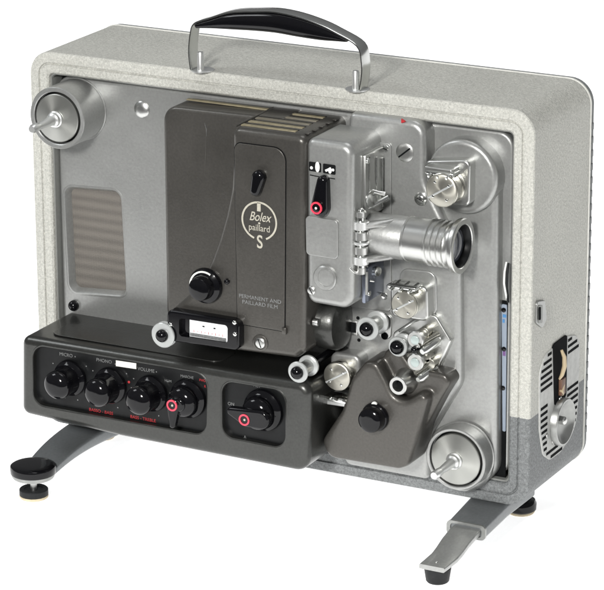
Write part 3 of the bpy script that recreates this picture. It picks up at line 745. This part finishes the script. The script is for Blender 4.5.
# refine by interpolation
fine = []
for i in range(len(secs)-1):
    for s_ in range(4):
        t = s_/4
        pm = secs[max(i-1,0)]; p0 = secs[i]; p1_ = secs[i+1]; pn = secs[min(i+2,len(secs)-1)]
        fine.append([.5*((2*b1)+(c1-a1)*t+(2*a1-5*b1+4*c1-d1)*t*t+(-a1+3*b1-3*c1+d1)*t**3) for a1,b1,c1,d1 in zip(pm,p0,p1_,pn)])
fine.append(secs[-1])
hnd = loft_sections('handle_grip', fine, BLK, ROOT)
def strap(pts, wid, th, name, m):
    bm = bmesh.new(); rings = []
    n = len(pts); P2 = []
    for i in range(n-1):
        for s_ in range(5):
            t = s_/5; a1,b1,c1,d1 = pts[max(i-1,0)], pts[i], pts[i+1], pts[min(i+2,n-1)]
            P2.append(.5*((2*b1)+(c1-a1)*t+(2*a1-5*b1+4*c1-d1)*t*t+(-a1+3*b1-3*c1+d1)*t**3))
    P2.append(pts[-1])
    for i, p in enumerate(P2):
        d = (P2[min(i+1,len(P2)-1)]-P2[max(i-1,0)]).normalized(); up = Vector((-d.z,0,d.x)).normalized()
        rings.append([p+Vector((0,sx_*wid/2,0))+up*sz_*th/2 for sx_,sz_ in ((-1,-.6),(-.9,-1),(.9,-1),(1,-.6),(1,.6),(.9,1),(-.9,1),(-1,.6))])
    add_rings(bm, rings); return finish(bm, name, m, hnd)
# metal band over the grip, down to both lugs
top_pts = [p+Vector((0,0,rad_z[i]*.72+.03)) for i, p in enumerate(hd_pts)]
Lp = Vector((hl.x,yhd,H+.1)); Rp = Vector((hr.x,yhd,H+.1))
band = [Lp+Vector((-.62,0,0)), Lp+Vector((-.75,0,1.2)), Lp+Vector((-.62,0,2.5)), top_pts[0]+Vector((.0,0,-.05))]+top_pts[1:8]+[Vector((Rp.x+.25,yhd,Rp.z+3.1)), Vector((Rp.x+.62,yhd,Rp.z+1.9)), Vector((Rp.x+.6,yhd,Rp.z+.9)), Vector((Rp.x+.45,yhd,Rp.z))]
strap(band, 1.25, .14, 'handle_strap', CHR)
for p in (Lp, Rp):
    lathe('handle_lug', [(.62,-.1),(.62,-.05),(.5,0),(.25,.02),(.25,1.15),(.2,1.3),(0,1.34)], p+Vector((0.05,-.35,0)), SATIN, hnd, axis=(0,0,1), n=32)
    lathe('handle_washer', [(.85,-.12),(.85,-.06),(.78,-.02),(0,-.02)], p, SATIN, hnd, axis=(0,0,1), n=32)

# ---- right side fittings
XS = W/2
a = PS([(540,313)])[0]
lt = prism('side_latch', rpoly(PS([(535,301),(543,300),(545,319),(540.5,328),(534.5,323)]), .25), F_side(XS), -.02, .16, NICK, ROOT, bev=.05)
prism('latch_slot', rpoly(PS([(538,305),(541.5,305),(541.5,323),(538,323)], XS+.14), .12), F_side(XS+.16), -.01, .08, SILD, lt, bev=.03)
prism('latch_slot', rpoly(PS([(538.6,307),(540.8,307),(540.8,320),(538.6,320)], XS+.24), .1), F_side(XS+.24), -.01, .015, DARK, lt)
vo = rpoly(PS([(545,354),(566,336),(576,334.5),(579,345),(577.5,400),(575,428),(560,452),(549,460),(542,455),(538.5,430),(538.5,372)]), [1.2,1.5,1.2,1.2,2,2,2,1.2,1,1.5,1.5], 6)
vp = prism('side_vent_plate', vo, F_side(XS), -.02, .08, mat('vent plate cloth',(.40,.405,.39),rough=.5,noise=[(200,.12)]), ROOT, bev=.05)
ys = [u for u,v in vo]; zs = [v for u,v in vo]
def in_poly(p, poly):
    c_ = False
    for i in range(len(poly)):
        a_, b_ = poly[i-1], poly[i]
        if (a_[1] > p[1]) != (b_[1] > p[1]) and p[0] < (b_[0]-a_[0])*(p[1]-a_[1])/(b_[1]-a_[1])+a_[0]: c_ = not c_
    return c_
inner = offset(vo if area(vo) > 0 else vo[::-1], .18)
plug = PS([(551.5,345),(566,334),(565,396),(553,406)])
sock = at(558.5,421,x=XS)
Y0v = min(ys)
def zone(y, f):
    if f > .80 or f < .13: return True
    if f > .66: return y < Y0v+2.3
    if f > .56: return False
    return y < Y0v+1.5 or y > Y0v+4.6
z = min(zs)+.25; ZV0, ZV1 = min(zs), max(zs); k = 0
while z < ZV1-.15:
    f_ = (z-ZV0)/(ZV1-ZV0)
    if True:
        pts = [min(ys)+.05*t for t in range(int((max(ys)-min(ys))/.05))]
        run = []
        for yy in pts+[1e9]:
            ok = yy < 1e8 and zone(yy, f_) and in_poly((yy,z), inner) and not (math.hypot(yy-sock.y,z-sock.z) < 1.75) and not in_poly((yy,z), offset(plug if area(plug)>0 else plug[::-1],-.2))
            if ok: run.append(yy)
            elif len(run) > 5:
                bm = bmesh.new(); add_box(bm, (XS+.085,(run[0]+run[-1])/2,z), (.04,run[-1]-run[0],.2), None, 0); finish(bm, 'vent_slit', DARK, vp); run = []
            else: run = []
    z += .46; k += 1
po = rpoly(plug, .3)
prism('plug_recess', po, F_side(XS+.08), -.05, .03, DARK, vp)
pc2 = [at(561.5,350,x=XS+.3), at(564.3,357,x=XS+.5), at(564.6,366,x=XS+.5), at(562,375,x=XS+.4), at(559.5,379,x=XS+.2)]
tube('plug_cord', pc2, [.10,.15,.17,.14,.08], mat('ivory cord',(.42,.34,.22),rough=.45,noise=[(60,.05)]), vp, 14)
tube('plug_cord', [at(563,384,x=XS+.2), at(561.5,391,x=XS+.3), at(562,394,x=XS+.2)], .15, bpy.data.materials['ivory cord'], vp, 12)
box('plug_clip', (XS+.2,at(559,400,x=XS).y,at(559,386,x=XS).z), (.3,.7,1.2), mat('brown clip',(.12,.06,.035),rough=.5), vp)
sk = lathe('speaker_socket', [(1.74,-.1),(1.70,.44),(1.66,.5),(1.56,.5),(1.50,.44),(1.05,.14),(.6,.04),(0,.03)], (XS+.08,sock.y,sock.z), NICK, vp, axis=(1,0,0), n=56)
lathe('socket_pin', dome(.30,.3,.5), (XS+.08,sock.y+.1,sock.z+.05), STEEL, vp, axis=(1,0,0), n=28)
for (px,py) in ((560,399),(553,442),(572,413),(547,436)):
    a = at(px,py,x=XS+.1); lathe('socket_screw', cyl(.2,.1,.04), (XS+.08,a.y,a.z), NICK, vp, axis=(1,0,0), n=20)

# ---- feet
ZB = -ZG
def sweep(name, secs, m, parent, smooth=40):
    """secs: (centre, half width, half thickness, dir)"""
    rings = []
    for c_, hw, ht, d in secs:
        d = Vector(d).normalized(); sdv = d.cross(Vector((0,0,1))).normalized(); up = sdv.cross(d)
        base = rpoly([(-hw,-ht),(hw,-ht),(hw,ht),(-hw,ht)], min(hw,ht)*.55, 4)
        rings.append([c_+sdv*u+up*v for u, v in base])
    bm = bmesh.new(); add_rings(bm, rings); return finish(bm, name, m, parent, smooth)
def bez(a, b, c, d, t): return a*(1-t)**3+b*3*t*(1-t)**2+c*3*t*t*(1-t)+d*t**3
# front left
fp = at(34,497,z=ZB)
A = Vector((-16.3,2.5,-.62)); B = Vector((fp.x+.15,fp.y+.4,-1.22))
n = 14; secs = []
for k in range(n+1):
    t = k/n; p = bez(A, A+Vector((-.2,-3.4,-.0)), B+Vector((.1,2.6,.9)), B, t); q = bez(A, A+Vector((-.2,-3.4,-.0)), B+Vector((.1,2.6,.9)), B, min(1,t+.01)) if t < 1 else None
    d = (q-p) if q is not None else d
    secs.append((p, 1.75-.55*t, .55-.28*t, d))
fl = sweep('front_foot', secs, HGREY, ROOT)
fl['label'] = 'grey curved foot with a black round levelling wheel'
c = Vector((fp.x,fp.y,0))
lathe('levelling_wheel', [(1.60,0),(1.66,.04),(1.68,.10),(1.68,.50),(1.65,.58),(1.56,.64),(1.40,.68),(1.0,.71),(.5,.72),(0,.72)], c+Vector((0,0,-1.15)), BLK, fl, axis=(0,0,1), n=56)
lathe('wheel_rim', [(1.35,0),(1.5,.05),(1.57,.16),(1.57,.40),(0,.40)], c+Vector((0,0,-1.5)), NICK, fl, axis=(0,0,1), n=56)
lathe('foot_screw', [(.25,0),(.25,1.2)], c+Vector((0,0,-2.6)), STEEL, fl, axis=(0,0,1), n=20)
lathe('foot_pad', [(1.0,0),(1.06,.08),(1.06,.2),(1.0,.22)], c+Vector((0,0,ZB)), CORK, fl, axis=(0,0,1), n=44)
lathe('foot_pad', [(1.04,0),(1.06,.05),(1.06,.42),(1.0,.48),(.7,.48),(.65,.40),(0,.40)], c+Vector((0,0,ZB+.22)), RUB, fl, axis=(0,0,1), n=44)
a = at(46,459.5,z=-.5); lathe('wheel_slot', cyl(.14,.04,.01), a, STEEL, fl, axis=(0,0,1), n=16)
# front right, telescopic
fq = at(437.5,581,z=ZB)
fr_ = lathe('front_foot', [(.72,0),(.80,.1),(.95,1.05),(.9,1.12),(0,1.12)], (fq.x,fq.y,ZB), RUB, ROOT, axis=(0,0,1), n=44)
fr_['label'] = 'telescopic metal foot with a black rubber tip'
dr = Vector((.0,1,0))
top = Vector((fq.x,fq.y,0))
X_ = fq.x
pts = [Vector((X_,fq.y+a_,b_)) for a_, b_ in ((-.95,-1.76),(-.2,-1.76),(1.1,-1.74),(1.9,-1.58),(2.9,-1.28),(4.2,-1.05),(6,-.95))]
secs = []
for i, p in enumerate(pts):
    d = pts[min(i+1,len(pts)-1)]-pts[max(i-1,0)]; secs.append((p, .96+.02*i, .17+.01*i, d))
sweep('foot_slide', secs, SIL, fr_, 50)
a = pts[1]+Vector((0,0,.17)); lathe('slide_screw', dome(.12,.03,.08), a, CHR, fr_, axis=(0,0,1), n=16)
E0 = Vector((X_-.05,-3.2,-1.0)); E1 = Vector((X_-.05,5.0,-.62))
sweep('foot_channel', [(E0+dr*.02,1.42,.50,dr),(Vector((X_-.05,.6,-.62)),1.5,.55,dr+Vector((0,0,.04))),(E1,1.55,.55,dr)], HGREY, fr_, 30)
# bright rim round the mouth of the channel
bm = bmesh.new(); rings = []
sd = dr.cross(Vector((0,0,1))).normalized()
o_ = rpoly([(-1.48,-.55),(1.48,-.55),(1.48,.55),(-1.48,.55)], .34, 5); i_ = rpoly([(-1.2,-.36),(1.2,-.36),(1.2,.36),(-1.2,.36)], .22, 5)
mk = lambda pl, w_: [E0+sd*u+Vector((0,0,1))*v-dr*w_ for u, v in pl]
add_rings(bm, [mk(o_,-.12), mk(o_,.08), mk(i_,.08), mk(i_,-.05)], False, False); finish(bm, 'channel_rim', NICK, fr_)
bm = bmesh.new(); add_rings(bm, [mk(i_,-.04), mk(i_,-.03)]); finish(bm, 'channel_mouth', DARK, fr_)
# rear feet
for (X_, Y_) in ((at(521,512,z=ZB).x, at(521,512,z=ZB).y), (-18.3, 6.0)):
    rf = lathe('rear_foot', [(.92,0),(1.0,.12),(1.0,.2)], (X_,Y_,ZB), CORK, ROOT, axis=(0,0,1), n=44)
    lathe('foot_pad', [(1.0,0),(1.1,.1),(1.12,.55),(1.0,.8),(.8,.9),(.55,.92),(.5,1.2),(0,1.2)], (X_,Y_,ZB+.2), BLK, rf, axis=(0,0,1), n=44)
    bm = bmesh.new()
    add_box(bm, (X_+.25*(1 if X_>0 else -1),Y_+1.4,-.42), (1.5,4.4,.8), None, .1); add_box(bm, (X_+.1,Y_+.1,-1.2), (1.1,1.2,1.1), None, .12)
    finish(bm, 'foot_bracket', HGREY, rf)

# ================================================================== light
def area_light(name, loc, tgt, size, power, col=(1,1,1), sy=None):
    l = bpy.data.lights.new(name, 'AREA'); l.energy = power; l.color = col; l.size = size
    if sy: l.shape = 'RECTANGLE'; l.size_y = sy
    o = bpy.data.objects.new(name, l); COL.objects.link(o); o.location = loc
    o.rotation_euler = (Vector(tgt)-Vector(loc)).to_track_quat('-Z', 'Y').to_euler(); return o
w = bpy.data.worlds.new('World'); scene.world = w; w.use_nodes = True
nt = w.node_tree; bg = nt.nodes['Background']
tc = nt.nodes.new('ShaderNodeTexCoord'); sp = nt.nodes.new('ShaderNodeSeparateXYZ'); cr = nt.nodes.new('ShaderNodeValToRGB')
nt.links.new(tc.outputs['Generated'], sp.inputs[0])
mr = nt.nodes.new('ShaderNodeMapRange'); mr.inputs['From Min'].default_value = -1; nt.links.new(sp.outputs['Z'], mr.inputs['Value'])
nt.links.new(mr.outputs['Result'], cr.inputs[0])
e = cr.color_ramp.elements; e[0].position = .42; e[0].color = (.10,.10,.10,1); q_ = e.new(.52); q_.color = (.38,.38,.38,1); e[-1].position = 1; e[-1].color = (.60,.61,.62,1)
nt.links.new(cr.outputs[0], bg.inputs[0]); bg.inputs[1].default_value = .40
area_light('flash_lamp', (.42,-2.2,1.15), (0,0,.15), .34, 66, (1,.985,.96))
area_light('window_light', (-1.7,-.8,2.1), (0,0,.15), .8, 16, (.95,.98,1))
area_light('top_fill_light', (.2,.4,2.0), (0,0,.1), 1.0, 9)  # soft overhead fill added to brighten the top faces
scene.view_settings.view_transform = 'Standard'; scene.view_settings.look = 'None'
scene.view_settings.exposure = 0; scene.view_settings.gamma = 1
scene.render.engine = 'CYCLES'
scene.render.resolution_x = 1024; scene.render.resolution_y = 1000
for o in scene.objects:
    if '_w' in o: del o['_w']
